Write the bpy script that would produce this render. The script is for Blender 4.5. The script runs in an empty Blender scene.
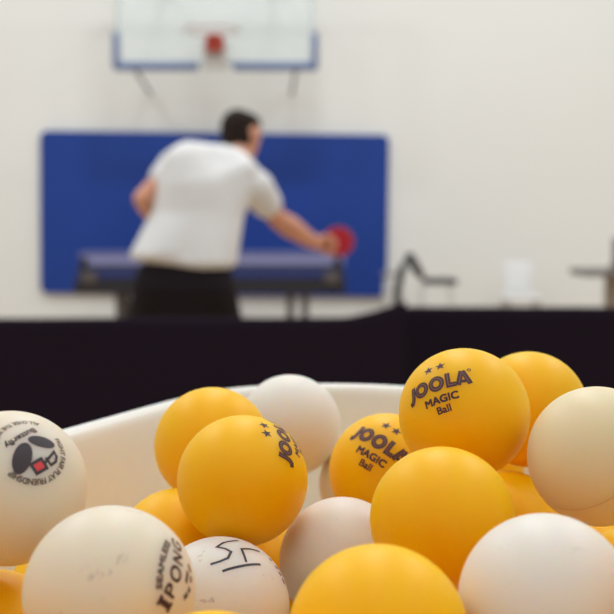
import bpy, bmesh, math, random
from mathutils import Vector, Matrix, noise

random.seed(4)
SC = bpy.context.scene
COL = SC.collection

# ------------------------------------------------------------------ camera
F = 1200.0                       # focal length in pixels of a 614 px frame
PITCH = math.atan(79 / F)
CAMZ = 0.96


def at(u, v, y):
    """world point on the plane at distance y in front of the camera"""
    a = (u - 307) / F
    b = -(v - 307) / F
    fy = math.cos(PITCH) + b * math.sin(PITCH)
    fz = -math.sin(PITCH) + b * math.cos(PITCH)
    k = y / fy
    return Vector((a * k, y, CAMZ + fz * k))


cd = bpy.data.cameras.new('camera')
cam = bpy.data.objects.new('camera', cd)
COL.objects.link(cam)
cam.location = (0, 0, CAMZ)
cam.rotation_euler = (math.pi / 2 - PITCH, 0, 0)
cd.sensor_width = 36
cd.lens = F / 614 * 36
cd.clip_start = 0.02
cd.dof.use_dof = True
cd.dof.focus_distance = 0.345
cd.dof.aperture_fstop = 18.5
SC.camera = cam


# ------------------------------------------------------------------ materials
def lin(c):
    c = c / 255.0
    return c / 12.92 if c <= 0.04045 else ((c + 0.055) / 1.055) ** 2.4


def rgb(r, g, b):
    return (lin(r), lin(g), lin(b), 1.0)


def mat(name, col, rough=0.5, metal=0.0, spec=0.5, sss=0.0, sss_r=(1, 1, 1), sss_s=0.01, noise_scale=None, noise_amt=0.1,
        bump=0.0, bump_scale=200, alpha=None, specks=None):
    m = bpy.data.materials.new(name)
    m.use_nodes = True
    nt = m.node_tree
    p = nt.nodes['Principled BSDF']
    p.inputs['Base Color'].default_value = col
    p.inputs['Roughness'].default_value = rough
    p.inputs['Metallic'].default_value = metal
    p.inputs['Specular IOR Level'].default_value = spec
    tc = nt.nodes.new('ShaderNodeTexCoord')
    if sss:
        p.inputs['Subsurface Weight'].default_value = sss
        p.inputs['Subsurface Radius'].default_value = sss_r
        p.inputs['Subsurface Scale'].default_value = sss_s
    if alpha is not None:
        p.inputs['Alpha'].default_value = alpha
    colour = None
    if noise_scale:
        n = nt.nodes.new('ShaderNodeTexNoise')
        n.inputs['Scale'].default_value = noise_scale
        n.inputs['Detail'].default_value = 4
        nt.links.new(tc.outputs['Object'], n.inputs['Vector'])
        r = nt.nodes.new('ShaderNodeValToRGB')
        a = [max(0, x * (1 - noise_amt)) for x in col[:3]] + [1]
        b = [min(1, x * (1 + noise_amt)) for x in col[:3]] + [1]
        r.color_ramp.elements[0].position = 0.3
        r.color_ramp.elements[1].position = 0.7
        r.color_ramp.elements[0].color = a
        r.color_ramp.elements[1].color = b
        nt.links.new(n.outputs['Fac'], r.inputs['Fac'])
        colour = r.outputs['Color']
    if specks:
        # a few grey scuffs and dust specks worn into the surface
        sc, lo, dark = specks
        n = nt.nodes.new('ShaderNodeTexNoise')
        n.inputs['Scale'].default_value = sc
        n.inputs['Detail'].default_value = 6
        n.inputs['Roughness'].default_value = 0.7
        oi = nt.nodes.new('ShaderNodeObjectInfo')
        ad = nt.nodes.new('ShaderNodeVectorMath')
        ad.operation = 'ADD'
        nt.links.new(tc.outputs['Object'], ad.inputs[0])
        nt.links.new(oi.outputs['Random'], ad.inputs[1])
        nt.links.new(ad.outputs[0], n.inputs['Vector'])
        r = nt.nodes.new('ShaderNodeValToRGB')
        r.color_ramp.elements[0].position = lo
        r.color_ramp.elements[1].position = lo + 0.07
        r.color_ramp.elements[0].color = (0, 0, 0, 1)
        r.color_ramp.elements[1].color = (1, 1, 1, 1)
        nt.links.new(n.outputs['Fac'], r.inputs['Fac'])
        mx = nt.nodes.new('ShaderNodeMix')
        mx.data_type = 'RGBA'
        mx.inputs['A'].default_value = col
        mx.inputs['B'].default_value = dark
        mul = nt.nodes.new('ShaderNodeMath')
        mul.operation = 'MULTIPLY'
        mul.inputs[1].default_value = 0.45
        nt.links.new(r.outputs['Color'], mul.inputs[0])
        nt.links.new(mul.outputs[0], mx.inputs['Factor'])
        if colour:
            nt.links.new(colour, mx.inputs['A'])
        colour = mx.outputs['Result']
    if colour:
        nt.links.new(colour, p.inputs['Base Color'])
    if bump:
        n = nt.nodes.new('ShaderNodeTexNoise')
        n.inputs['Scale'].default_value = bump_scale
        n.inputs['Detail'].default_value = 3
        nt.links.new(tc.outputs['Object'], n.inputs['Vector'])
        b = nt.nodes.new('ShaderNodeBump')
        b.inputs['Strength'].default_value = bump
        b.inputs['Distance'].default_value = 0.01
        nt.links.new(n.outputs['Fac'], b.inputs['Height'])
        nt.links.new(b.outputs['Normal'], p.inputs['Normal'])
    return m


OR = (1.0, 0.7, 0.1)
M = {}
M['orange'] = mat('orange_celluloid', rgb(255, 188, 1), 0.45, spec=0.25, sss=1.0, sss_r=OR, sss_s=0.013, noise_scale=60, noise_amt=0.03,
                  specks=(300, 0.70, rgb(150, 95, 20)))
M['white'] = mat('white_celluloid', rgb(226, 221, 211), 0.45, spec=0.35, sss=1.0, sss_r=(1, .6, .32), sss_s=0.014,
                 specks=(150, 0.64, rgb(120, 105, 110)))
M['greywhite'] = mat('greyish_white_celluloid', rgb(226, 223, 214), 0.5, spec=0.3, sss=1.0, sss_r=(1, .6, .32), sss_s=0.014)
M['cream'] = mat('cream_celluloid', rgb(226, 212, 174), 0.45, spec=0.35, sss=1.0, sss_r=(1, .6, .32), sss_s=0.014,
                 specks=(140, 0.69, rgb(120, 105, 100)))
M['offwhite'] = mat('off_white_celluloid', rgb(225, 215, 193), 0.45, spec=0.35, sss=1.0, sss_r=(1, .6, .32), sss_s=0.014,
                    specks=(120, 0.635, rgb(110, 100, 100)))
M['ink'] = mat('brown_black_ink', rgb(66, 38, 40), 0.6)
M['inline'] = mat('pale_brown_ink', rgb(140, 88, 62), 0.6)
M['ink_black'] = mat('black_ink', rgb(58, 48, 52), 0.6)
M['ink_grey'] = mat('worn_grey_ink', rgb(84, 74, 72), 0.6)
M['ink_red'] = mat('red_ink', rgb(214, 62, 66), 0.6)
M['marker'] = mat('marker_ink', rgb(34, 34, 48), 0.5)
M['tub'] = mat('white_plastic', rgb(238, 233, 224), 0.35, spec=0.4, sss=0.6, sss_r=(1, .65, .4), sss_s=0.010)
M['wall'] = mat('painted_wall', rgb(229, 230, 225), 0.85, spec=0.2, noise_scale=0.6, noise_amt=0.015, bump=0.05, bump_scale=60)
M['floor'] = mat('varnished_wood', rgb(206, 170, 126), 0.35)
M['black_cloth'] = mat('black_cloth', rgb(35, 27, 37), 0.95, spec=0.05, bump=0.15, bump_scale=350)
M['bluepad'] = mat('blue_vinyl', rgb(18, 58, 140), 0.5, spec=0.35, noise_scale=2, noise_amt=0.06)
M['tblue'] = mat('blue_table_paint', rgb(34, 48, 104), 0.38, spec=0.5)
M['tline'] = mat('white_table_line', rgb(215, 215, 220), 0.45)
M['tpale'] = mat('pale_blue_grey_paint', rgb(128, 132, 176), 0.5, spec=0.4)
M['tline2'] = mat('blue_grey_top', rgb(96, 102, 150), 0.5)
M['gdark'] = mat('dark_grey_brown_steel', rgb(82, 76, 74), 0.5, metal=0.2)
M['dsteel'] = mat('dark_steel', rgb(38, 37, 42), 0.5, metal=0.3)
M['gsteel'] = mat('grey_steel', rgb(150, 150, 150), 0.4, metal=0.5)
M['palesteel'] = mat('pale_steel', rgb(196, 194, 188), 0.4, metal=0.2)
M['rubber'] = mat('black_rubber', rgb(25, 25, 27), 0.7)
M['pgrey'] = mat('pale_grey_steel', rgb(168, 168, 168), 0.5)
M['glass'] = mat('tinted_glass', rgb(226, 240, 242), 0.1, spec=0.5, alpha=0.24)
M['boardpad'] = mat('blue_grey_padding', rgb(104, 120, 158), 0.6)
M['redsteel'] = mat('red_steel', rgb(176, 62, 46), 0.5)
M['rimsteel'] = mat('faded_steel', rgb(206, 186, 176), 0.5)
M['skin'] = mat('skin', rgb(206, 146, 116), 0.55, sss=0.15, sss_r=(1, .4, .25), sss_s=0.01, noise_scale=12, noise_amt=0.06)
M['shirt'] = mat('white_cotton', rgb(220, 219, 216), 0.9, spec=0.15, noise_scale=6, noise_amt=0.03, bump=0.5, bump_scale=7)
M['trousers'] = mat('black_cotton', rgb(32, 27, 31), 0.9, spec=0.15)
M['hair'] = mat('dark_brown_hair', rgb(42, 33, 28), 0.9, spec=0.15, bump=0.6, bump_scale=90)
M['eye'] = mat('eye_white', rgb(225, 220, 215), 0.3)
M['shoe'] = mat('grey_shoe', rgb(90, 90, 95), 0.6)
M['redrubber'] = mat('red_rubber', rgb(176, 18, 42), 0.6)
M['wood'] = mat('pale_wood', rgb(196, 150, 96), 0.5, noise_scale=20, noise_amt=0.1)
M['chair'] = mat('black_plastic', rgb(42, 40, 40), 0.5)
M['greyplastic'] = mat('grey_plastic', rgb(150, 146, 142), 0.6)
M['whiteplastic'] = mat('white_moulded_plastic', rgb(230, 232, 232), 0.4)
M['greytop'] = mat('grey_laminate', rgb(112, 108, 104), 0.5)
M['brownsteel'] = mat('beige_steel', rgb(150, 136, 122), 0.5)
M['tabletop'] = mat('grey_laminate_top', rgb(120, 112, 105), 0.5, noise_scale=30, noise_amt=0.05)

# wooden strip floor: planks
nt = M['floor'].node_tree
br = nt.nodes.new('ShaderNodeTexBrick')
tc = nt.nodes.new('ShaderNodeTexCoord')
br.inputs['Color1'].default_value = rgb(206, 178, 142)
br.inputs['Color2'].default_value = rgb(192, 162, 126)
br.inputs['Mortar'].default_value = rgb(150, 112, 74)
br.inputs['Scale'].default_value = 1.0
br.inputs['Mortar Size'].default_value = 0.002
br.inputs['Brick Width'].default_value = 1.4
br.inputs['Row Height'].default_value = 0.07
nt.links.new(tc.outputs['Object'], br.inputs['Vector'])
nt.links.new(br.outputs['Color'], nt.nodes['Principled BSDF'].inputs['Base Color'])


# ------------------------------------------------------------------ object helpers
def link(name, bm, mats, parent=None, smooth=True, loc=None):
    me = bpy.data.meshes.new(name)
    bmesh.ops.recalc_face_normals(bm, faces=bm.faces)
    bm.to_mesh(me)
    bm.free()
    if not isinstance(mats, (list, tuple)):
        mats = [mats]
    for m in mats:
        me.materials.append(m)
    if smooth:
        for p in me.polygons:
            p.use_smooth = True
    o = bpy.data.objects.new(name, me)
    COL.objects.link(o)
    if parent:
        o.parent = parent
    if loc is not None:
        o.location = loc
    return o


def tag(o, label, cat=None, group=None, kind=None):
    if label:
        o['label'] = label
    if cat:
        o['category'] = cat
    if group:
        o['group'] = group
    if kind:
        o['kind'] = kind
    return o


def empty(name, loc=(0, 0, 0), rz=0.0):
    o = bpy.data.objects.new(name, None)
    COL.objects.link(o)
    o.location = loc
    o.rotation_euler = (0, 0, rz)
    return o


def box(bm, c, s, bev=0.0, rot=None, seg=2):
    mx = Matrix.Translation(Vector(c))
    if rot is not None:
        mx = mx @ rot.to_4x4()
    r = bmesh.ops.create_cube(bm, size=1, matrix=mx @ Matrix.Diagonal((s[0], s[1], s[2], 1)))
    if bev:
        es = list({e for v in r['verts'] for e in v.link_edges})
        bmesh.ops.bevel(bm, geom=es, offset=bev, segments=seg, profile=0.5, affect='EDGES')
    return bm


def bx(c, s, bev=0.0, rot=None, seg=2):
    return box(bmesh.new(), c, s, bev, rot, seg)


def tube(bm, pts, r, n=10, closed=False):
    pts = [Vector(p) for p in pts]
    rings = []
    N = len(pts)
    for i, p in enumerate(pts):
        if closed:
            t = pts[(i + 1) % N] - pts[i - 1]
        else:
            t = pts[min(i + 1, N - 1)] - pts[max(i - 1, 0)]
        t.normalize()
        a = Vector((0, 0, 1)) if abs(t.z) < 0.9 else Vector((1, 0, 0))
        x = t.cross(a).normalized()
        y = t.cross(x).normalized()
        rings.append([bm.verts.new(p + (x * math.cos(2 * math.pi * k / n) + y * math.sin(2 * math.pi * k / n)) * r) for k in range(n)])
    for i in range(N if closed else N - 1):
        A, B = rings[i], rings[(i + 1) % N]
        for k in range(n):
            bm.faces.new((A[k], A[(k + 1) % n], B[(k + 1) % n], B[k]))
    if not closed:
        bm.faces.new(rings[0])
        bm.faces.new(rings[-1])
    return bm


def tb(pts, r, n=10, closed=False):
    return tube(bmesh.new(), pts, r, n, closed)


_u = bmesh.new()
bmesh.ops.create_icosphere(_u, subdivisions=3, radius=1)
UNIT = [v.co.copy() for v in _u.verts]
_u.free()


def organic(name, cones, voxel, m, parent=None, smooth=6):
    """one continuous skin over a chain of tapered limbs: hulls of ellipsoid pairs, fused by voxel remeshing"""
    bm = bmesh.new()
    for (p1, r1, p2, r2) in cones:
        q = bmesh.new()
        for p, r in ((p1, r1), (p2, r2)):
            rr = (r, r, r) if not isinstance(r, tuple) else r
            for u in UNIT:
                q.verts.new((p[0] + u[0] * rr[0], p[1] + u[1] * rr[1], p[2] + u[2] * rr[2]))
        bmesh.ops.convex_hull(q, input=q.verts)
        tmpm = bpy.data.meshes.new('h')
        q.to_mesh(tmpm)
        q.free()
        bm.from_mesh(tmpm)
        bpy.data.meshes.remove(tmpm)
    bmesh.ops.delete(bm, geom=[v for v in bm.verts if not v.link_faces], context='VERTS')
    me = bpy.data.meshes.new(name + '_src')
    bm.to_mesh(me)
    bm.free()
    tmp = bpy.data.objects.new(name + '_src', me)
    COL.objects.link(tmp)
    md = tmp.modifiers.new('r', 'REMESH')
    md.mode = 'VOXEL'
    md.voxel_size = voxel
    sm = tmp.modifiers.new('s', 'SMOOTH')
    sm.factor = 0.5
    sm.iterations = smooth
    dg = bpy.context.evaluated_depsgraph_get()
    dg.update()
    out = bpy.data.meshes.new_from_object(tmp.evaluated_get(dg))
    bpy.data.objects.remove(tmp)
    out.materials.clear()
    out.materials.append(m)
    for p in out.polygons:
        p.use_smooth = True
    o = bpy.data.objects.new(name, out)
    COL.objects.link(o)
    if parent:
        o.parent = parent
    return o


# ------------------------------------------------------------------ lettering wrapped on a ball
R = 0.02


class Print:
    """flat shapes in millimetres, wrapped round a ball at direction n with text direction e1"""

    def __init__(self):
        self.bm = bmesh.new()

    def _add(self, tris, mi, layer):
        for t in tris:
            vs = [self.bm.verts.new((x, y, layer)) for x, y in t]
            f = self.bm.faces.new(vs)
            f.material_index = mi

    def poly(self, pts, mi=0, layer=0):
        vs = [self.bm.verts.new((x, y, layer)) for x, y in pts]
        f = self.bm.faces.new(vs)
        f.material_index = mi

    def stroke(self, pts, w, mi=0, layer=0, closed=False):
        n = len(pts)
        L, Rr = [], []
        for i in range(n):
            p = Vector(pts[i])
            a = Vector(pts[i - 1]) if (i > 0 or closed) else None
            b = Vector(pts[(i + 1) % n]) if (i < n - 1 or closed) else None
            d1 = (p - a).normalized() if a is not None else None
            d2 = (b - p).normalized() if b is not None else None
            d1 = d1 if d1 is not None else d2
            d2 = d2 if d2 is not None else d1
            n1 = Vector((-d1.y, d1.x))
            n2 = Vector((-d2.y, d2.x))
            mvec = (n1 + n2)
            mvec = mvec.normalized() if mvec.length > 1e-6 else n1
            k = min(1.8, 1 / max(0.3, mvec.dot(n1)))
            L.append(p + mvec * w / 2 * k)
            Rr.append(p - mvec * w / 2 * k)
        for i in range(n if closed else n - 1):
            j = (i + 1) % n
            self.poly([L[i][:], L[j][:], Rr[j][:], Rr[i][:]], mi, layer)

    def ellipse(self, c, rx, ry, rot=0, mi=0, layer=0, n=36):
        cr, sr = math.cos(rot), math.sin(rot)
        pts = []
        for k in range(n):
            t = 2 * math.pi * k / n
            x, y = rx * math.cos(t), ry * math.sin(t)
            pts.append((c[0] + x * cr - y * sr, c[1] + x * sr + y * cr))
        for k in range(n):
            self.poly([c, pts[k], pts[(k + 1) % n]], mi, layer)

    def ring(self, c, rx, ry, w, mi=0, layer=0, n=36):
        self.stroke([(c[0] + rx * math.cos(2 * math.pi * k / n), c[1] + ry * math.sin(2 * math.pi * k / n)) for k in range(n)],
                    w, mi, layer, True)

    def star(self, c, r, mi=0, layer=0, rot=0.0):
        pts = []
        for k in range(10):
            t = math.pi / 2 + k * math.pi / 5 + rot
            q = r if k % 2 == 0 else r * 0.42
            pts.append((c[0] + q * math.cos(t), c[1] + q * math.sin(t)))
        for k in range(10):
            self.poly([c, pts[k], pts[(k + 1) % 10]], mi, layer)

    def text(self, s, c, h, mi=0, layer=0, width=None, bold=0.0, rot=0.0, arc=None, shear=0.0):
        """arc=(radius, mid angle, inward): bend the line round a circle centred on c"""
        cu = bpy.data.curves.new('t', 'FONT')
        cu.body = s
        cu.size = 1
        cu.offset = bold
        cu.shear = shear
        cu.resolution_u = 3
        ob = bpy.data.objects.new('t', cu)
        COL.objects.link(ob)
        dg = bpy.context.evaluated_depsgraph_get()
        dg.update()
        me = bpy.data.meshes.new_from_object(ob.evaluated_get(dg))
        bpy.data.objects.remove(ob)
        bm = bmesh.new()
        bm.from_mesh(me)
        bpy.data.meshes.remove(me)
        bmesh.ops.triangulate(bm, faces=bm.faces)
        xs = [v.co.x for v in bm.verts]
        ys = [v.co.y for v in bm.verts]
        x0, x1, y0, y1 = min(xs), max(xs), min(ys), max(ys)
        k = h / (y1 - y0)
        kx = k if width is None else width / (x1 - x0)
        for v in bm.verts:
            v.co.x = (v.co.x - (x0 + x1) / 2) * kx
            v.co.y = (v.co.y - (y0 + y1) / 2) * k
        lim = 0.7
        for _ in range(4):
            es = [e for e in bm.edges if e.calc_length() > lim]
            if not es:
                break
            bmesh.ops.subdivide_edges(bm, edges=es, cuts=1)
            bmesh.ops.triangulate(bm, faces=bm.faces)
        cr, sr = math.cos(rot), math.sin(rot)
        for f in bm.faces:
            pts = []
            for v in f.verts:
                x, y = v.co.x, v.co.y
                if arc:
                    ra, mid, inward = arc
                    if inward:       # bottom of a circle, letter tops towards the centre
                        t = mid + x / ra
                        q = ra - y
                    else:
                        t = mid - x / ra
                        q = ra + y
                    pts.append((c[0] + q * math.cos(t), c[1] + q * math.sin(t)))
                else:
                    pts.append((c[0] + x * cr - y * sr, c[1] + x * sr + y * cr))
            self.poly(pts, mi, layer)
        bm.free()

    def fat(self, t, c, h, width, d, mi=0, **kw):
        """the same line printed with a little spread of ink"""
        for dx, dy in ((-d, -d), (d, -d), (-d, d), (d, d), (0, 0)):
            self.text(t, (c[0] + dx, c[1] + dy), h - 2 * d, mi, 0, width - 2 * d, **kw)

    def build(self, name, mats, parent, n, e1, scale=1.0, shift=(0, 0), label=None):
        bm = self.bm
        bmesh.ops.triangulate(bm, faces=bm.faces)
        for _ in range(5):
            es = [e for e in bm.edges if e.calc_length() > 0.9]
            if not es:
                break
            bmesh.ops.subdivide_edges(bm, edges=es, cuts=1)
            bmesh.ops.triangulate(bm, faces=bm.faces)
        n = Vector(n).normalized()
        e1 = Vector(e1)
        e1 = (e1 - n * n.dot(e1)).normalized()
        e2 = n.cross(e1)
        for v in bm.verts:
            a = (v.co.x + shift[0]) * scale
            b = (v.co.y + shift[1]) * scale
            rho = math.hypot(a, b)
            rr = R + 0.00003 + 0.00003 * v.co.z
            if rho < 1e-9:
                v.co = n * rr
            else:
                th = rho / 20.0
                v.co = (n * math.cos(th) + (e1 * a + e2 * b) * (math.sin(th) / rho)) * rr
        me = bpy.data.meshes.new(name)
        bm.normal_update()
        for f in bm.faces:
            if f.normal.dot(f.calc_center_median()) < 0:
                f.normal_flip()
        bm.to_mesh(me)
        bm.free()
        for m in mats:
            me.materials.append(m)
        for p in me.polygons:
            p.use_smooth = True
        o = bpy.data.objects.new(name, me)
        COL.objects.link(o)
        o.parent = parent
        if label:
            o['label'] = label
        return o


# ------------------------------------------------------------------ the setting
tag(link('floor', bx((0, 3.6, -0.05), (18, 15.3, 0.1)), M['floor'], smooth=False), 'pale varnished wooden strip floor of the sports hall', 'floor', kind='structure')
WALLY = 11.2
tag(link('wall_back', bx((0, WALLY + 0.1, 3.6), (18, 0.2, 7.2)), M['wall'], smooth=False), 'plain off-white painted far wall of the hall', 'wall', kind='structure')

# blue wall padding
D = WALLY - 0.03
pa, pb = at(42, 295, D), at(388, 133, D)
bm = bmesh.new()
wx, wz = pb.x - pa.x, pb.z - pa.z
cr = 0.055
pts = []
for cx, cz, a0 in ((wx / 2 - cr, wz / 2 - cr, 0), (-wx / 2 + cr, wz / 2 - cr, 90), (-wx / 2 + cr, -wz / 2 + cr, 180), (wx / 2 - cr, -wz / 2 + cr, 270)):
    for k in range(7):
        t = math.radians(a0 + 15 * k)
        pts.append((cx + cr * math.cos(t), cz + cr * math.sin(t)))
front = [bm.verts.new((x, -0.02, z)) for x, z in pts]
back = [bm.verts.new((x, 0.03, z)) for x, z in pts]
ff = bm.faces.new(front)
bm.faces.new(back)
for i in range(len(pts)):
    j = (i + 1) % len(pts)
    bm.faces.new((front[i], front[j], back[j], back[i]))
bmesh.ops.bevel(bm, geom=list(ff.edges), offset=0.015, segments=3, profile=0.5, affect='EDGES')
pad = link('wall_pad', bm, M['bluepad'], smooth=False, loc=((pa.x + pb.x) / 2, D, (pa.z + pb.z) / 2))
pad.rotation_euler = (0, math.radians(0.7), 0)
tag(pad, 'large blue rectangular padded mat mounted on the white wall behind the player', 'wall pad')

# ------------------------------------------------------------------ basketball backboard
YB = 10.55
c0 = at(215.5, 66, YB)
bb = empty('basketball_backboard', (c0.x, YB, c0.z))
tag(bb, 'glass basketball backboard with blue edge padding and red hoop on the wall', 'backboard')
W2 = 0.86
H2 = 1.07
link('glass_pane', bx((0, 0, 0.04 + H2 / 2), (2 * W2 - 0.06, 0.012, H2)), M['glass'], bb, False)
bm = bmesh.new()
for s in (-1, 1):
    box(bm, (s * (W2 - 0.015), 0.02, H2 / 2 + 0.03), (0.03, 0.04, H2 + 0.02), 0.004)
box(bm, (0, 0.02, 0.03), (2 * W2, 0.04, 0.035), 0.004)
box(bm, (0, 0.02, H2 + 0.05), (2 * W2, 0.04, 0.035), 0.004)
link('frame', bm, mat('pale_aluminium', rgb(196, 206, 208), 0.5, metal=0.2), bb, False)
for s in (-1, 1):
    bm = bmesh.new()
    box(bm, (s * (W2 / 2 + 0.09), 0, -0.005), (W2 - 0.12, 0.07, 0.068), 0.02)
    box(bm, (s * (W2 + 0.005), 0, 0.135), (0.06, 0.07, 0.31), 0.02)
    link('padding', bm, M['boardpad'], bb)
link('mounting_plate', bx((0, -0.03, 0.09), (0.2, 0.05, 0.24), 0.008), mat('pale_grey_steel', rgb(184, 182, 176), 0.5), bb, False)
hoop = link('hoop', tb([(0.225 * math.cos(t * math.pi / 20), -0.40 + 0.225 * math.sin(t * math.pi / 20), 0.245) for t in range(40)], 0.010, 8, True), M['rimsteel'], bb)
bm = bmesh.new()
box(bm, (0, -0.09, 0.19), (0.15, 0.07, 0.15), 0.01)
box(bm, (0, -0.15, 0.235), (0.10, 0.08, 0.03), 0.005)
link('bracket', bm, M['redsteel'], hoop, False)
for s in (-1, 1):
    link('brace', tb([(s * 0.70, 0.02, -0.03), (s * 0.655, WALLY - YB, -0.16)], 0.017, 8), M['pgrey'], bb)
for s in (-1, 1):
    link('wall_arm', tb([(s * 0.5, 0.03, 0.75), (s * 0.5, WALLY - YB, 0.75)], 0.025, 8), M['gsteel'], bb)

# ------------------------------------------------------------------ table side-on in front of the blue mat
TY = 9.9
tp = at(210.5, 252, TY)
tw = 2.20
tt = empty('sports_table', (tp.x, TY, 0))
tag(tt, 'dark blue table with pale edge and black underframe in front of the blue mat', 'table')
link('tabletop', bx((0.01, 0.26, 0.752), (tw, 0.52, 0.018), 0.003), M['tline2'], tt, False)
link('apron', bx((0.01, 0.26, 0.698), (tw - 0.01, 0.50, 0.09), 0.004), M['tpale'], tt, False)
bm = bmesh.new()
box(bm, (0, 0.02, 0.585), (tw + 0.03, 0.03, 0.085), 0.006)
box(bm, (0, 0.50, 0.585), (tw + 0.03, 0.03, 0.085), 0.006)
link('side_rail', bm, M['tblue'], tt, False)
bm = bmesh.new()
for y in (0.02, 0.50):
    box(bm, (0, y, 0.64), (tw - 0.03, 0.03, 0.03), 0.004)
    box(bm, (-0.01, y, 0.475), (tw + 0.05, 0.05, 0.11), 0.008)
for s in (-1, 1):
    box(bm, (s * (tw / 2 - 0.03), 0.26, 0.475), (0.05, 0.50, 0.09), 0.006)
    box(bm, (s * (tw / 2 - 0.05), 0.01, 0.575), (0.06, 0.05, 0.28), 0.006)
link('underframe', bm, M['dsteel'], tt, False)
for s in (-1, 1):
    link('bracket', bx((s * (tw / 2 - 0.10), -0.012, 0.55), (0.13, 0.03, 0.10), 0.012), M['gdark'], tt, False)
for x in (118, 290, 305):
    lx = (at(x, 300, TY).x - tp.x)
    for y in (0.06, 0.46):
        lg = link('leg', bx((lx, y, 0.225), (0.06, 0.05, 0.42), 0.008), M['gdark'], tt, False)
        link('foot_pad', bx((lx, y, 0.012), (0.08, 0.07, 0.024), 0.008), M['rubber'], lg, False)

# ------------------------------------------------------------------ black court barriers
def barrier(xa, xb, y, hgt, peak, label):
    root = empty('court_barrier', ((xa + xb) / 2, y, 0))
    tag(root, label, 'barrier')
    n = 80
    bm = bmesh.new()
    rows = []
    w = xb - xa
    zs = [0.03, 0.15, 0.3, 0.45, 0.58, 0.66, 0.69, 1.0]
    for side in (-1, 1):
        g = []
        for i in range(n + 1):
            x = -w / 2 + w * i / n
            top = hgt + peak(x + (xa + xb) / 2) + 0.003 * noise.noise(Vector((x * 4, y, 1)))
            col = []
            for z in zs:
                zz = top if z == 1.0 else z * top / 0.70 * 0.995
                th = 0.018 if z < 0.6 else (0.016 if z < 1 else 0.008)
                dy = side * th + 0.008 * noise.noise(Vector((x * 6, zz * 2.0, y)))
                col.append(bm.verts.new((x, dy, zz)))
            g.append(col)
        for i in range(n):
            for k in range(len(zs) - 1):
                bm.faces.new((g[i][k], g[i + 1][k], g[i + 1][k + 1], g[i][k + 1]))
        rows.append(g)
    a, b = rows
    m = len(zs) - 1
    for i in range(n):
        bm.faces.new((a[i][m], a[i + 1][m], b[i + 1][m], b[i][m]))
        bm.faces.new((a[i][0], a[i + 1][0], b[i + 1][0], b[i][0]))
    for i in (0, n):
        for k in range(m):
            bm.faces.new((a[i][k], a[i][k + 1], b[i][k + 1], b[i][k]))
    link('cover', bm, M['black_cloth'], root)
    for s in (-1, 1):
        link('foot', bx((s * (w / 2 - 0.06), 0, 0.012), (0.03, 0.30, 0.024), 0.006), M['dsteel'], root, False)


def hump(x):
    # the cloth is bunched up over the end pole
    if x > 0.275:
        return 0.046
    t = (x - 0.10) / 0.175
    return 0.046 * max(0, min(1, t)) ** 1.3


barrier(-2.03, 0.285, 3.43, 0.703, hump, 'long black cloth court barrier across the left, its cloth bunched at the right end')
barrier(0.30, 2.63, 3.83, 0.708, lambda x: 0.0, 'black cloth court barrier on the right, straight top, behind the orange balls')

# ------------------------------------------------------------------ things along the far wall
def seat_chair(root, c, w, d, zs, zt, mseat, mleg, tilt):
    """c: seat centre x; the sitter would face +x"""
    link('seat', bx((c + 0.02, 0, zs), (w, d, 0.05), 0.018), mseat, root)
    bm = bmesh.new()
    box(bm, (c - w / 2 - tilt / 2 + 0.01, 0, (zs + zt) / 2 + 0.02), (0.065, d * 0.92, zt - zs), 0.025,
        Matrix.Rotation(-math.atan2(tilt, zt - zs), 3, 'Y'))
    link('backrest', bm, mseat, root)
    for sx in (-1, 1):
        for sy in (-1, 1):
            link('leg', tb([(c + sx * w * 0.40, sy * d * 0.42, zs - 0.01), (c + sx * w * 0.58, sy * d * 0.46, 0.0)], 0.007, 8), mleg, root)


YC = 10.3
p = at(437, 281, YC)
r = empty('chair', (p.x, YC, 0))
tag(r, 'low black chair seen side-on to the right of the blue mat', 'chair')
seat_chair(r, 0, 0.28, 0.36, p.z, at(410, 254, YC).z, M['chair'], M['palesteel'], 0.13)
bz = at(410, 254, YC).z
for sy in (-1, 1):
    link('rear_support', tb([(-0.235, sy * 0.15, bz - 0.03), (-0.29, sy * 0.16, bz - 0.10), (-0.345, sy * 0.17, 0.42), (-0.36, sy * 0.17, 0.0)], 0.018, 8), M['chair'], r)

YS = 10.75
p = at(393, 274, YS)
r = empty('stool', (p.x, YS, 0))
tag(r, 'plain grey stool between the blue mat and the black chair', 'stool')
link('seat', bx((0, 0, p.z), (0.20, 0.26, 0.03), 0.012), M['greyplastic'], r)
for sx in (-1, 1):
    for sy in (-1, 1):
        link('leg', tb([(sx * 0.07, sy * 0.09, p.z - 0.01), (sx * 0.10, sy * 0.12, 0)], 0.008, 8), M['palesteel'], r)

YW = 10.7
p = at(521, 291, YW)
zt = at(521, 265, YW).z
r = empty('chair', (p.x, YW, 0))
tag(r, 'white plastic chair against the wall in the gap right of the black chair', 'chair')
link('seat', bx((0, 0, p.z - 0.06), (0.34, 0.32, 0.03), 0.012), M['whiteplastic'], r)
link('backrest', bx((0, 0.15, (p.z + zt) / 2), (0.25, 0.03, zt - p.z + 0.03), 0.014), M['whiteplastic'], r)
for sx in (-1, 1):
    link('back_post', tb([(sx * 0.11, 0.15, p.z), (sx * 0.13, 0.14, p.z - 0.06)], 0.012, 8), M['whiteplastic'], r)
    for sy in (-1, 1):
        link('leg', tb([(sx * 0.13, sy * 0.12, p.z - 0.06), (sx * 0.17, sy * 0.15, 0)], 0.012, 8), M['greyplastic'], r)

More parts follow.
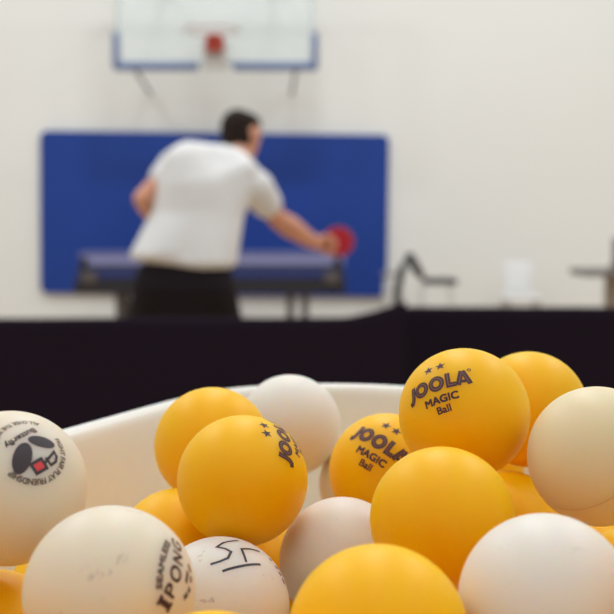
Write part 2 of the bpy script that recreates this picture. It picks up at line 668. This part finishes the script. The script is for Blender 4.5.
YR = 9.4
p = at(612, 272, YR)
zt = at(612, 268.5, YR).z
r = empty('side_table', (p.x, YR, 0))
tag(r, 'small grey pedestal table cut off by the right edge', 'table')
link('tabletop', bx((0, 0, zt - 0.028), (0.56, 0.5, 0.055), 0.01), M['greytop'], r, False)
link('pedestal', bx((0.0, 0, zt / 2), (0.10, 0.10, zt - 0.08), 0.01), M['brownsteel'], r, False)
link('base', bx((0, 0, 0.02), (0.42, 0.42, 0.04), 0.01), M['dsteel'], r, False)
bd = empty('score_board', (p.x + 0.11, YR, zt))
tag(bd, 'dark upright board standing on the small grey table at the right edge', 'scoreboard')
link('panel', bx((0, 0, 0.13), (0.22, 0.015, 0.22), 0.004), M['greytop'], bd, False)
link('stand', bx((0, 0, 0.01), (0.24, 0.14, 0.02), 0.004), M['dsteel'], bd, False)

# ------------------------------------------------------------------ the player
HB = 5.5
pelvis = at(184, 279, 5.5)
chestL = at(176, 168, 5.62)
chestR = at(256, 188, 5.66)
upper = at(209, 182, 5.62)
mid = at(197, 217, 5.56)
hem = at(185, 258, 5.5)
yoke = at(220, 163, 5.66)
neck0 = at(236, 158, 5.70)
headc = at(241.5, 136, 5.78)
elL = at(143, 199, 5.54)
wrL = at(160, 226, 5.78)
elR = at(278, 219, 5.76)
wrR = at(313, 242, 5.90)
hdR = at(323, 244.5, 5.92)
hipz = pelvis.z
kneeL = Vector((pelvis.x - 0.21, 5.66, 0.40))
kneeR = Vector((pelvis.x + 0.19, 5.70, 0.40))
ankL = Vector((pelvis.x - 0.27, 5.44, 0.10))
ankR = Vector((pelvis.x + 0.25, 5.50, 0.10))
hL = pelvis + Vector((-0.10, 0, -0.03))
hR = pelvis + Vector((0.10, 0, -0.03))
toe = Vector((0.05, 0.17, -0.055))

V = Vector
face = V((0.66, 0.74, -0.12)).normalized()           # the way he looks: to the right and away
side = face.cross(V((0, 0, 1))).normalized()
crown = side.cross(face).normalized()


def hp(f, s, u):
    return headc + face * f + side * s + crown * u


cones = [
    (pelvis, (.16, .11, .09), mid, (.15, .10, .10)),
    (mid, (.15, .10, .10), upper, (.18, .11, .11)),
    (upper, (.17, .11, .10), yoke, (.13, .09, .07)),
    (chestL, .06, yoke, (.10, .09, .07)),
    (chestR, .06, yoke, (.10, .09, .07)),
    (yoke, .07, neck0, .060),
    (neck0, .058, headc - crown * 0.05 - face * 0.01, .056),
    (hp(-0.02, 0, 0.03), .082, hp(0.02, 0, 0.02), .078),
    (hp(-0.01, 0, -0.01), .072, hp(0.045, 0, -0.075), .040),
    (hp(0.07, 0, 0.02), .03, hp(0.075, 0, -0.05), .028),
    (hp(0.088, 0, 0.0), .010, hp(0.108, 0, -0.028), .013),
    (hp(0.082, -0.02, -0.062), .008, hp(0.082, 0.02, -0.062), .008),
    (hp(-0.008, 0.078, 0.012), .012, hp(-0.004, 0.074, -0.03), .010),
    (hp(-0.008, -0.078, 0.012), .012, hp(-0.004, -0.074, -0.03), .010),
    (hp(-0.018, 0.086, 0.008), .009, hp(-0.012, 0.082, -0.018), .008),
    (hp(-0.018, -0.086, 0.008), .009, hp(-0.012, -0.082, -0.018), .008),
    # arms
    (chestL, .060, elL, .045), (elL, .046, elL.lerp(wrL, .35), .046), (elL.lerp(wrL, .35), .046, wrL, .030),
    (chestR, .060, elR, .047), (elR, .048, elR.lerp(wrR, .35), .055), (elR.lerp(wrR, .35), .055, wrR, .036),
    # legs
    (hL, .095, kneeL, .062), (kneeL, .062, kneeL.lerp(ankL, .35), .058), (kneeL.lerp(ankL, .35), .058, ankL, .038),
    (hR, .095, kneeR, .062), (kneeR, .062, kneeR.lerp(ankR, .35), .058), (kneeR.lerp(ankR, .35), .058, ankR, .038),
    (ankL, .036, ankL + toe * .8, .030), (ankR, .036, ankR + toe * .8, .030),
]


def hand(cones, wr, fwd, across, palmn, curl):
    """palm, four unequal bent fingers, and a thumb from the side of the palm"""
    pc = wr + fwd * 0.045
    cones.append((wr, .028, pc, .030))
    cones.append((pc + across * 0.024, .017, pc - across * 0.024, .016))
    cones.append((wr + fwd * 0.02, .026, wr + fwd * 0.085 + across * 0.028, .015))
    cones.append((wr + fwd * 0.02, .026, wr + fwd * 0.080 - across * 0.028, .013))
    for i, (o, l) in enumerate(((0.032, 0.075), (0.011, 0.085), (-0.011, 0.078), (-0.032, 0.060))):
        k = wr + fwd * (0.086 - 0.003 * abs(i - 1)) + across * o
        a = k + (fwd * math.cos(curl) + palmn * math.sin(curl)) * l * .45
        b = a + (fwd * math.cos(2 * curl) + palmn * math.sin(2 * curl)) * l * .32
        c = b + (fwd * math.cos(2.9 * curl) + palmn * math.sin(2.9 * curl)) * l * .25
        cones.append((k, .0105, a, .0095))
        cones.append((a, .0095, b, .0088))
        cones.append((b, .0088, c, .0078))
    t0 = wr + fwd * 0.025 + across * 0.026
    t1 = wr + fwd * 0.055 + across * 0.048 + palmn * 0.018
    t2 = wr + fwd * 0.085 + across * 0.048 + palmn * 0.034
    cones.append((t0, .016, t1, .0115))
    cones.append((t1, .0115, t2, .0095))


fR = (hdR - wrR).normalized()
aR = V((0.15, -0.25, 0.95))
aR = (aR - fR * aR.dot(fR)).normalized()
nR = fR.cross(aR).normalized()
if nR.y > 0:
    nR = -nR
hand(cones, wrR, fR, aR, nR, 0.95)
fL = V((0.75, 0.55, 0.1)).normalized()
aL = V((0, 0.1, 1))
aL = (aL - fL * aL.dot(fL)).normalized()
nL = aL.cross(fL).normalized()
hand(cones, wrL, fL, aL, nL, 0.55)
man = organic('person', cones, 0.0065, M['skin'], None, 5)
tag(man, 'person in white T-shirt and black trousers seen from behind, leaning right with a red paddle', 'person')

# shirt
slL = chestL.lerp(elL, .36)
slR = chestR.lerp(elR, .48)
organic('shirt', [
    (at(172, 252, 5.5), (.19, .15, .045), mid, (.218, .15, .10)),
    (at(200, 263, 5.5), (.172, .15, .04), at(165, 255, 5.5), (.165, .15, .04)),
    (at(200, 263, 5.5), (.172, .15, .04), mid, (.218, .15, .10)),
    (mid, (.218, .15, .10), upper, (.225, .15, .11)),
    (upper, (.215, .15, .11), yoke, (.15, .12, .085)),
    (chestL, .090, upper, (.15, .14, .10)),
    (chestR, .088, upper, (.15, .14, .10)),
    (chestL, .088, yoke, (.12, .11, .085)),
    (chestR, .085, yoke, (.12, .11, .085)),
    (yoke, .09, neck0 + V((0.0, 0, -0.015)), .062),
    (at(190, 156, 5.60), (.10, .10, .07), yoke, (.12, .11, .085)),
    (at(190, 156, 5.60), (.10, .10, .07), upper, (.20, .14, .10)),
    (at(190, 156, 5.60), (.10, .10, .07), chestL + V((.02, 0, 0)), .095),
    (yoke, (.13, .12, .085), upper, (.22, .15, .11)),
    (at(198, 190, 5.58), (.20, .155, .13), mid, (.215, .15, .10)),
    (at(190, 160, 5.59), (.125, .105, .075), at(198, 190, 5.58), (.195, .155, .12)),
    (at(240, 172, 5.63), (.09, .105, .08), at(198, 190, 5.58), (.195, .155, .12)),
    (chestL, .088, slL, .074),
    (chestR, .086, slR, .076),
], 0.010, M['shirt'], man, 14)
organic('trousers', [
    (pelvis + V((0, 0, .06)), (.195, .13, .06), pelvis + V((0, 0, -.04)), (.205, .14, .09)),
    (pelvis + V((0, 0, -.04)), (.215, .14, .09), pelvis + V((0, 0.03, -.20)), (.17, .13, .10)),
    (hL, .135, kneeL, .092), (kneeL, .092, ankL + V((0, 0, .02)), .070),
    (hR, .135, kneeR, .092), (kneeR, .092, ankR + V((0, 0, .02)), .070),
], 0.010, M['trousers'], man, 5)
organic('hair', [
    (hp(-0.030, 0, 0.045), (.083, .083, .080), hp(0.030, 0, 0.055), (.070, .070, .066)),
    (hp(-0.045, 0, 0.03), .074, hp(-0.060, 0, -0.035), .055),
    (hp(-0.030, 0.035, 0.00), .050, hp(-0.035, 0.035, -0.03), .042),
    (hp(-0.030, -0.035, 0.00), .050, hp(-0.035, -0.035, -0.03), .042),
], 0.008, M['hair'], man, 4)
for s in (-1, 1):
    bm = bmesh.new()
    bmesh.ops.create_uvsphere(bm, u_segments=12, v_segments=8, radius=0.012, matrix=Matrix.Translation(hp(0.086, s * 0.032, 0.0)))
    link('eye', bm, M['eye'], man)
for a in (ankL, ankR):
    organic('shoe', [(a + V((0, -0.04, -0.05)), (.045, .045, .045), a + V((0, 0, -0.03)), .055),
                     (a + V((0, -0.03, -0.058)), (.042, .042, .038), a + V((0.05, 0.17, -0.062)), (.045, .05, .034))], 0.009, M['shoe'], man, 3)

# paddle
pc = at(338.5, 241.5, 5.93)
hx = (pc - wrR).normalized()
pd = empty('table_tennis_paddle', pc)
tag(pd, 'red round table tennis paddle held out in the right hand of the player', 'paddle')
prot = Matrix(((hx.x, 0, -hx.z), (0, 1, 0), (hx.z, 0, hx.x))).to_4x4()


def disc(rx, rz, y0, y1, n=40, cut=-1.0):
    bm = bmesh.new()
    A, B = [], []
    for k in range(n):
        t = 2 * math.pi * k / n
        x, z = rx * math.cos(t), rz * math.sin(t)
        x = max(x, cut)
        A.append(bm.verts.new((x, y0, z)))
        B.append(bm.verts.new((x, y1, z)))
    bm.faces.new(A)
    bm.faces.new(B)
    for k in range(n):
        j = (k + 1) % n
        bm.faces.new((A[k], A[j], B[j], B[k]))
    bmesh.ops.remove_doubles(bm, verts=bm.verts, dist=1e-6)
    bmesh.ops.transform(bm, matrix=prot, verts=bm.verts)
    return bm


link('blade', disc(0.079, 0.076, -0.003, 0.003), M['wood'], pd, False)
link('red_rubber_sheet', disc(0.0765, 0.0735, -0.0055, -0.003, cut=-0.066), M['redrubber'], pd, False)
link('black_rubber_sheet', disc(0.078, 0.075, 0.003, 0.0055, cut=-0.066), M['rubber'], pd, False)
bm = bx((-0.115, 0, 0), (0.10, 0.022, 0.028), 0.008)
bmesh.ops.transform(bm, matrix=prot, verts=bm.verts)
link('handle', bm, M['wood'], pd)

# ------------------------------------------------------------------ the tub and the table under it
RIMZ = 0.8866
FLZ = 0.818
rim = [(-.126, .30), (-.1175, .356), (-.0865, .43), (-.055, .507), (-.033, .545), (.005, .5605), (.044, .552), (.085, .527), (.118, .48),
       (.136, .42), (.14, .35), (.135, .28), (.115, .215), (.07, .185), (.0, .178), (-.06, .183), (-.105, .21), (-.125, .25)]


def spline(P, per=12):
    out = []
    n = len(P)
    for i in range(n):
        p0, p1, p2, p3 = (Vector(P[(i + k - 1) % n]) for k in range(4))
        for s in range(per):
            t = s / per
            out.append(0.5 * ((2 * p1) + (p2 - p0) * t + (2 * p0 - 5 * p1 + 4 * p2 - p3) * t * t + (3 * p1 - p0 - 3 * p2 + p3) * t ** 3))
    for _ in range(12):
        out = [(out[i - 1] + 2 * out[i] + out[(i + 1) % len(out)]) / 4 for i in range(len(out))]
    return out


S = spline(rim)
NS = len(S)
nor = []
for i in range(NS):
    t = (S[(i + 1) % NS] - S[i - 1]).normalized()
    nor.append(Vector((t.y, -t.x)))
cen = sum((s for s in S), Vector((0, 0))) / NS
if sum(nor[i].dot(S[i] - cen) for i in range(NS)) < 0:
    nor = [-x for x in nor]
h = RIMZ - FLZ
# (outward offset, height above the inside floor)
prof = [(-.060, 0), (-.022, 0), (-.016, .0008), (-.0115, .003), (-.0085, .007), (-.0072, .012), (-.0050, .030), (-.0030, .055), (-.0024, h - .0045), (-.0016, h - .0020), (-.0002, h - .0005),
        (.0014, h), (.0040, h), (.0052, h - .0008), (.0054, h - .0022), (.0046, h - .0036), (.0022, h - .0044),
        (.0004, .055), (-.0020, .030), (-.0044, .010), (-.0062, .003), (-.0095, -.001), (-.014, -.003), (-.022, -.0035), (-.060, -.0035)]
bm = bmesh.new()
rings = []
for off, z in prof:
    rings.append([bm.verts.new(((S[i] + nor[i] * off).x - cen.x, (S[i] + nor[i] * off).y - cen.y, z)) for i in range(NS)])
for a, b in zip(rings, rings[1:]):
    for i in range(NS):
        j = (i + 1) % NS
        bm.faces.new((a[i], a[j], b[j], b[i]))
bm.faces.new(rings[0])
bm.faces.new(rings[-1])
tub = link('tub', bm, M['tub'], loc=(cen.x, cen.y, FLZ))
tag(tub, 'white plastic tub with rolled rim full of orange and white balls', 'tub')

TZ = FLZ - 0.0036
tbl = empty('table', (0.0, 0.38, 0))
tag(tbl, 'plain table the white tub of balls stands on', 'table')
link('tabletop', bx((0, 0, TZ - 0.0125), (1.2, 0.56, 0.025), 0.003), M['tabletop'], tbl, False)
for sx in (-1, 1):
    for sy in (-1, 1):
        link('leg', tb([(sx * 0.55, sy * 0.23, TZ - 0.02), (sx * 0.55, sy * 0.23, 0)], 0.016, 10), M['gsteel'], tbl)

# ------------------------------------------------------------------ the balls
def ball_mesh():
    bm = bmesh.new()
    bmesh.ops.create_icosphere(bm, subdivisions=6, radius=R)
    me = bpy.data.meshes.new('ball')
    bm.to_mesh(me)
    bm.free()
    for p in me.polygons:
        p.use_smooth = True
    return me


BM = {}
for k in ('orange', 'white', 'cream', 'offwhite', 'greywhite'):
    BM[k] = ball_mesh()
    BM[k].materials.append(M[k])


def ball(pos, kind, label):
    o = bpy.data.objects.new('table_tennis_ball', BM[kind])
    COL.objects.link(o)
    o.location = pos
    tag(o, label, 'ball', 'table tennis balls in the white tub')
    return o


A = ball((-.0774, .3086, .8925), 'offwhite', 'white ball with a black two-winged emblem and red square, at the left edge')
B = ball((-.0461, .2755, .8751), 'offwhite', 'white ball at the front left with black capitals running up its right side')
C = ball((-.0328, .4115, .8850), 'orange', 'plain orange ball behind the starred one, in front of the tub rim on the left')
Dd = ball((-.0198, .3638, .8827), 'orange', 'orange ball left of centre, lettering and two stars turned up its right edge')
E = ball((-.0068, .4700, .8822), 'greywhite', 'greyish white ball furthest back, rising above the far tub rim')
Fb = ball((.0277, .4132, .8756), 'orange', 'orange ball with sloping lettering and stars, tucked behind the plain centre-right one')
G = ball((.0481, .3646, .9033), 'orange', 'orange ball on top of the pile with two stars and full lettering')
H = ball((.0112, .3724, .8552), 'white', 'unmarked white ball low in the middle between the orange ones')
I = ball((-.0250, .3380, .8514), 'white', 'white ball with handwritten black marker strokes, low at the front')
J = ball((.0374, .3275, .8796), 'orange', 'plain orange ball just below the topmost lettered one')
K = ball((.0157, .2593, .8702), 'orange', 'plain orange ball nearest the camera, cut by the bottom edge')
L = ball((.0549, .2715, .8742), 'white', 'large plain white ball at the front right, cut by the bottom edge')
Mb = ball((.0836, .3418, .8945), 'cream', 'cream coloured ball with a faint seam, cut by the right edge')
N = ball((.0769, .4125, .8973), 'orange', 'plain orange ball behind and right of the topmost lettered one')
O = ball((.0679, .4014, .8577), 'orange', 'shaded orange ball down in the gap left of the cream one')
P = ball((.1050, .3808, .8433), 'orange', 'orange ball under the cream one, a sliver in the lower right corner')
Q = ball((-.0840, .3140, .8486), 'orange', 'orange ball at the lower left edge below the emblem ball')
Rb = ball((-.0725, .3620, .8454), 'orange', 'shaded orange ball showing as a small wedge below the emblem ball')
Sb = ball((-.0422, .3866, .8549), 'orange', 'orange ball low behind the front left white one, beside the inner tub wall')
T = ball((-.0199, .2430, .8602), 'orange', 'orange ball peeping up as a thin strip below the marker-written one')
U = ball((-.0123, .4144, .8380), 'orange', 'orange ball deep in the gap under the left starred one')
Vb = ball((.0248, .4750, .8579), 'white', 'white ball mostly hidden behind the sloping lettered orange one')

# unseen layers added underneath, to carry the top balls and bounce orange light up
for pos in [(-0.06, 0.2614, 0.838), (0.0425, 0.2287, 0.838), (0.0414, 0.5085, 0.838), (-0.0234, 0.4824, 0.838), (0.0392, 0.2874, 0.838),
            (0.0609, 0.4578, 0.838), (-0.0317, 0.2919, 0.838), (0.087, 0.2631, 0.838), (0.0951, 0.341, 0.838), (0.0267, 0.4334, 0.838),
            (-0.0502, 0.4336, 0.838), (0.0448, 0.3485, 0.838), (-0.0539, 0.2213, 0.838), (0.0997, 0.4235, 0.838), (-0.0056, 0.2103, 0.838),
            (0.0068, 0.3169, 0.838), (0.0734, 0.3067, 0.847), (-0.0959, 0.2737, 0.852), (0.0794, 0.2273, 0.858), (0.0691, 0.487, 0.865),
            (-0.0827, 0.2351, 0.865), (0.1075, 0.2934, 0.865), (0.0973, 0.2526, 0.884)]:
    ball(pos, 'orange', 'orange ball buried deep in the pile, hidden under the balls above it')


def magic(parent, n, e1, scale, shift=(0, 0)):
    p = Print()
    w, wi = 1.5, 0.26
    # J O O L A, heavy letters with a thin pale inline
    jl = [(-8.3, 2.6), (-8.5, -0.2), (-8.75, -1.6), (-9.3, -2.5), (-10.4, -2.75)]
    p.stroke(jl, w * 1.05, 0, 0)
    p.stroke(jl[:4], wi, 1, 1)
    for cx, cy in ((-5.2, 0.15), (0.0, 0.0)):
        p.ring((cx, cy), 1.75, 1.85, w, 0, 0)
        p.ring((cx, cy), 1.75, 1.85, wi, 1, 1)
    p.stroke([(3.65, 2.6), (3.65, -2.5)], w, 0, 0)
    p.stroke([(3.65, -1.75), (6.0, -1.75)], w, 0, 0)
    p.stroke([(3.65, 2.4), (3.65, -1.75), (5.8, -1.75)], wi, 1, 1)
    p.stroke([(6.5, -2.4), (8.0, 2.5)], w, 0, 0)
    p.stroke([(10.1, -2.4), (8.2, 2.5)], w, 0, 0)
    p.stroke([(7.0, -1.3), (9.5, -1.3)], 1.0, 0, 0)
    p.stroke([(6.75, -1.9), (8.1, 2.2), (9.75, -1.9)], wi, 1, 1)
    p.ring((10.3, 2.6), 0.45, 0.45, 0.3, 0, 0, 14)
    p.star((-2.2, 6.3), 1.75, 0, 0, 0.05)
    p.star((1.8, 6.35), 1.75, 0, 0, 0.05)
    p.fat('MAGIC', (0.5, -5.2), 2.5, 10.9, 0.13)
    p.fat('Ball', (0.5, -8.4), 2.3, 4.5, 0.09)
    return p.build('printed_logo', [M['ink'], M['inline']], parent, n, e1, scale, shift)


magic(G, (-0.5039, -0.6703, 0.5448), (0.8609, -0.3378, 0.3806), 1.0)
magic(Fb, (-0.1721, -0.7396, 0.6506), (0.7719, -0.5116, -0.3774), 1.10)
magic(Dd, (0.68, -0.4463, 0.5817), (-0.0497, 0.7636, 0.6438), 1.05, (5.3, 0))

# front left ball: SEAMLESS / IPONG
p = Print()
p.fat('SEAMLESS', (0.6, -10.6), 1.7, 13.4, 0.12, 2, arc=(15.2, math.pi / 2, False))
p.text('I', (-7.7, 0.0), 3.4, 0, 0, 1.5, 0.03)
p.stroke([(-8.9, 1.75), (-6.5, 1.75)], 0.9, 0)
p.stroke([(-8.9, -1.75), (-6.5, -1.75)], 0.9, 0)
p.fat('P', (-4.4, 0.0), 3.5, 2.8, 0.12)
p.fat('O', (-0.2, 0.0), 3.9, 4.0, 0.12)
p.fat('N', (4.1, 0.0), 3.5, 3.0, 0.12)
p.fat('G', (8.0, 0.0), 3.7, 3.3, 0.12)
p.stroke([(0.0, -4.3), (3.0, -4.3)], 1.1, 1)
for a0, a1 in ((-128, -112), (-108, -96), (-84, -70), (-64, -48)):
    p.stroke([(0.8 + 7.0 * math.cos(math.radians(a)), 0.4 + 7.0 * math.sin(math.radians(a))) for a in range(a0, a1 + 1, 4)], 1.2, 1)
p.build('printed_logo', [M['ink'], M['ink_grey'], M['ink_grey']], B, (0.8261, -0.4379, 0.3546), (0.1054, 0.7384, 0.6661))

# left ball: winged emblem in a ring of words
p = Print()
p.ellipse((2.15, -0.25), 4.4, 2.35, math.radians(41), 0)
p.ellipse((-5.05, -1.55), 3.65, 1.75, math.radians(141), 0)
p.stroke([(1.35, 2.35), (-1.85, 2.35), (-1.95, 5.05), (1.25, 5.05)], 0.85, 0, 0, True)
p.poly([(0.95, 2.75), (-1.45, 2.75), (-1.5, 4.65), (0.85, 4.65)], 1, 0)
p.stroke([(-2.1, 3.7), (-6.4, 2.2), (-6.3, 3.6), (-5.2, 4.7), (-3.4, 4.9), (-3.1, 2.6)], 0.75, 0)
p.fat('Butterfly', (-1.2, -5.6), 2.3, 10.0, 0.09, 0, rot=0.05)
p.fat('FIGHT FAIR PLAY FRIENDSHIP', (-1.5, -0.9), 1.6, 25.0, 0.06, 2, arc=(8.6, math.radians(97), False))
p.fat('ALL OVER THE WORLD', (-1.5, -0.9), 1.5, 17.5, 0.05, 2, arc=(9.4, math.radians(-88), True))
p.build('printed_logo', [M['ink_black'], M['ink_red'], M['ink_grey']], A, (0.4346, -0.6948, 0.5731), (-0.657, -0.6798, -0.3259))

# marker strokes on the low white ball
p = Print()
p.stroke([(4.34, 8.08), (-1.19, 7.39), (-4.11, 6.03), (-2.4, 4.2), (-1.47, 2.37), (-3.48, 0.33), (-6.0, 0.1), (-8.77, 0.43)], 0.75, 0)
p.stroke([(9.07, 2.67), (5.5, 3.1), (2.26, 2.98), (1.12, -2.24)], 0.75, 0)
p.stroke([(-6.73, -3.17), (-0.91, -3.29), (5.77, -3.16)], 0.8, 0)
p.build('marker_writing', [M['marker']], I, (0.3074, -0.4184, 0.8547), (0.8277, 0.5607, -0.0231))
p = Print()
for a, b in (((12.6, 1.2), (13.0, 0.2)), ((13.9, -1.4), (14.3, -2.5)), ((14.6, -3.4), (15.2, -4.6)), ((15.6, -5.4), (16.2, -7.0))):
    p.stroke([a, b], 1.1, 0)
    p.stroke([(a[0] + 1.8, a[1] + .5), (b[0] + 1.8, b[1] + .5)], 0.8, 1)
p.build('printed_mark', [M['ink'], M['ink_red']], I, (0.3074, -0.4184, 0.8547), (0.8277, 0.5607, -0.0231))

# faint moulding seam low on the cream ball
p = Print()
p.stroke([(-11.22, -5.79), (-8.27, -5.13), (-5.17, -4.38), (-1.92, -3.56), (1.09, -2.7), (3.75, -1.77), (5.81, -0.95), (7.89, -0.12), (10.99, 1.39)], 0.5, 0)
p.build('seam', [mat('seam_line', rgb(216, 192, 148), 0.5)], Mb, (-0.3624, -0.8134, -0.4551), (0.8835, -0.4553, 0.1101))

# ------------------------------------------------------------------ light: rows of hall lamps under the ceiling, plus the pale hall around
w = bpy.data.worlds.new('hall')
SC.world = w
w.use_nodes = True
w.node_tree.nodes['Background'].inputs['Color'].default_value = (0.96, 0.98, 1.0, 1)
w.node_tree.nodes['Background'].inputs['Strength'].default_value = 0.52
for x in (-4.5, 0, 4.5):
    for y in (-2.0, 1.2, 4.4, 7.6):
        ld = bpy.data.lights.new('hall_lamp', 'AREA')
        ld.shape = 'RECTANGLE'
        ld.size = 1.2
        ld.size_y = 0.5
        ld.energy = {-2.0: 30, 1.2: 38, 4.4: 72, 7.6: 110}[y]
        ld.color = (0.965, 0.982, 1.0)
        lo = bpy.data.objects.new('hall_lamp', ld)
        COL.objects.link(lo)
        lo.location = (x, y, 6.8)

vs = SC.view_settings
vs.view_transform = 'Standard'
vs.look = 'None'
vs.gamma = 1.0
vs.use_curve_mapping = False
vs.exposure = 0.05
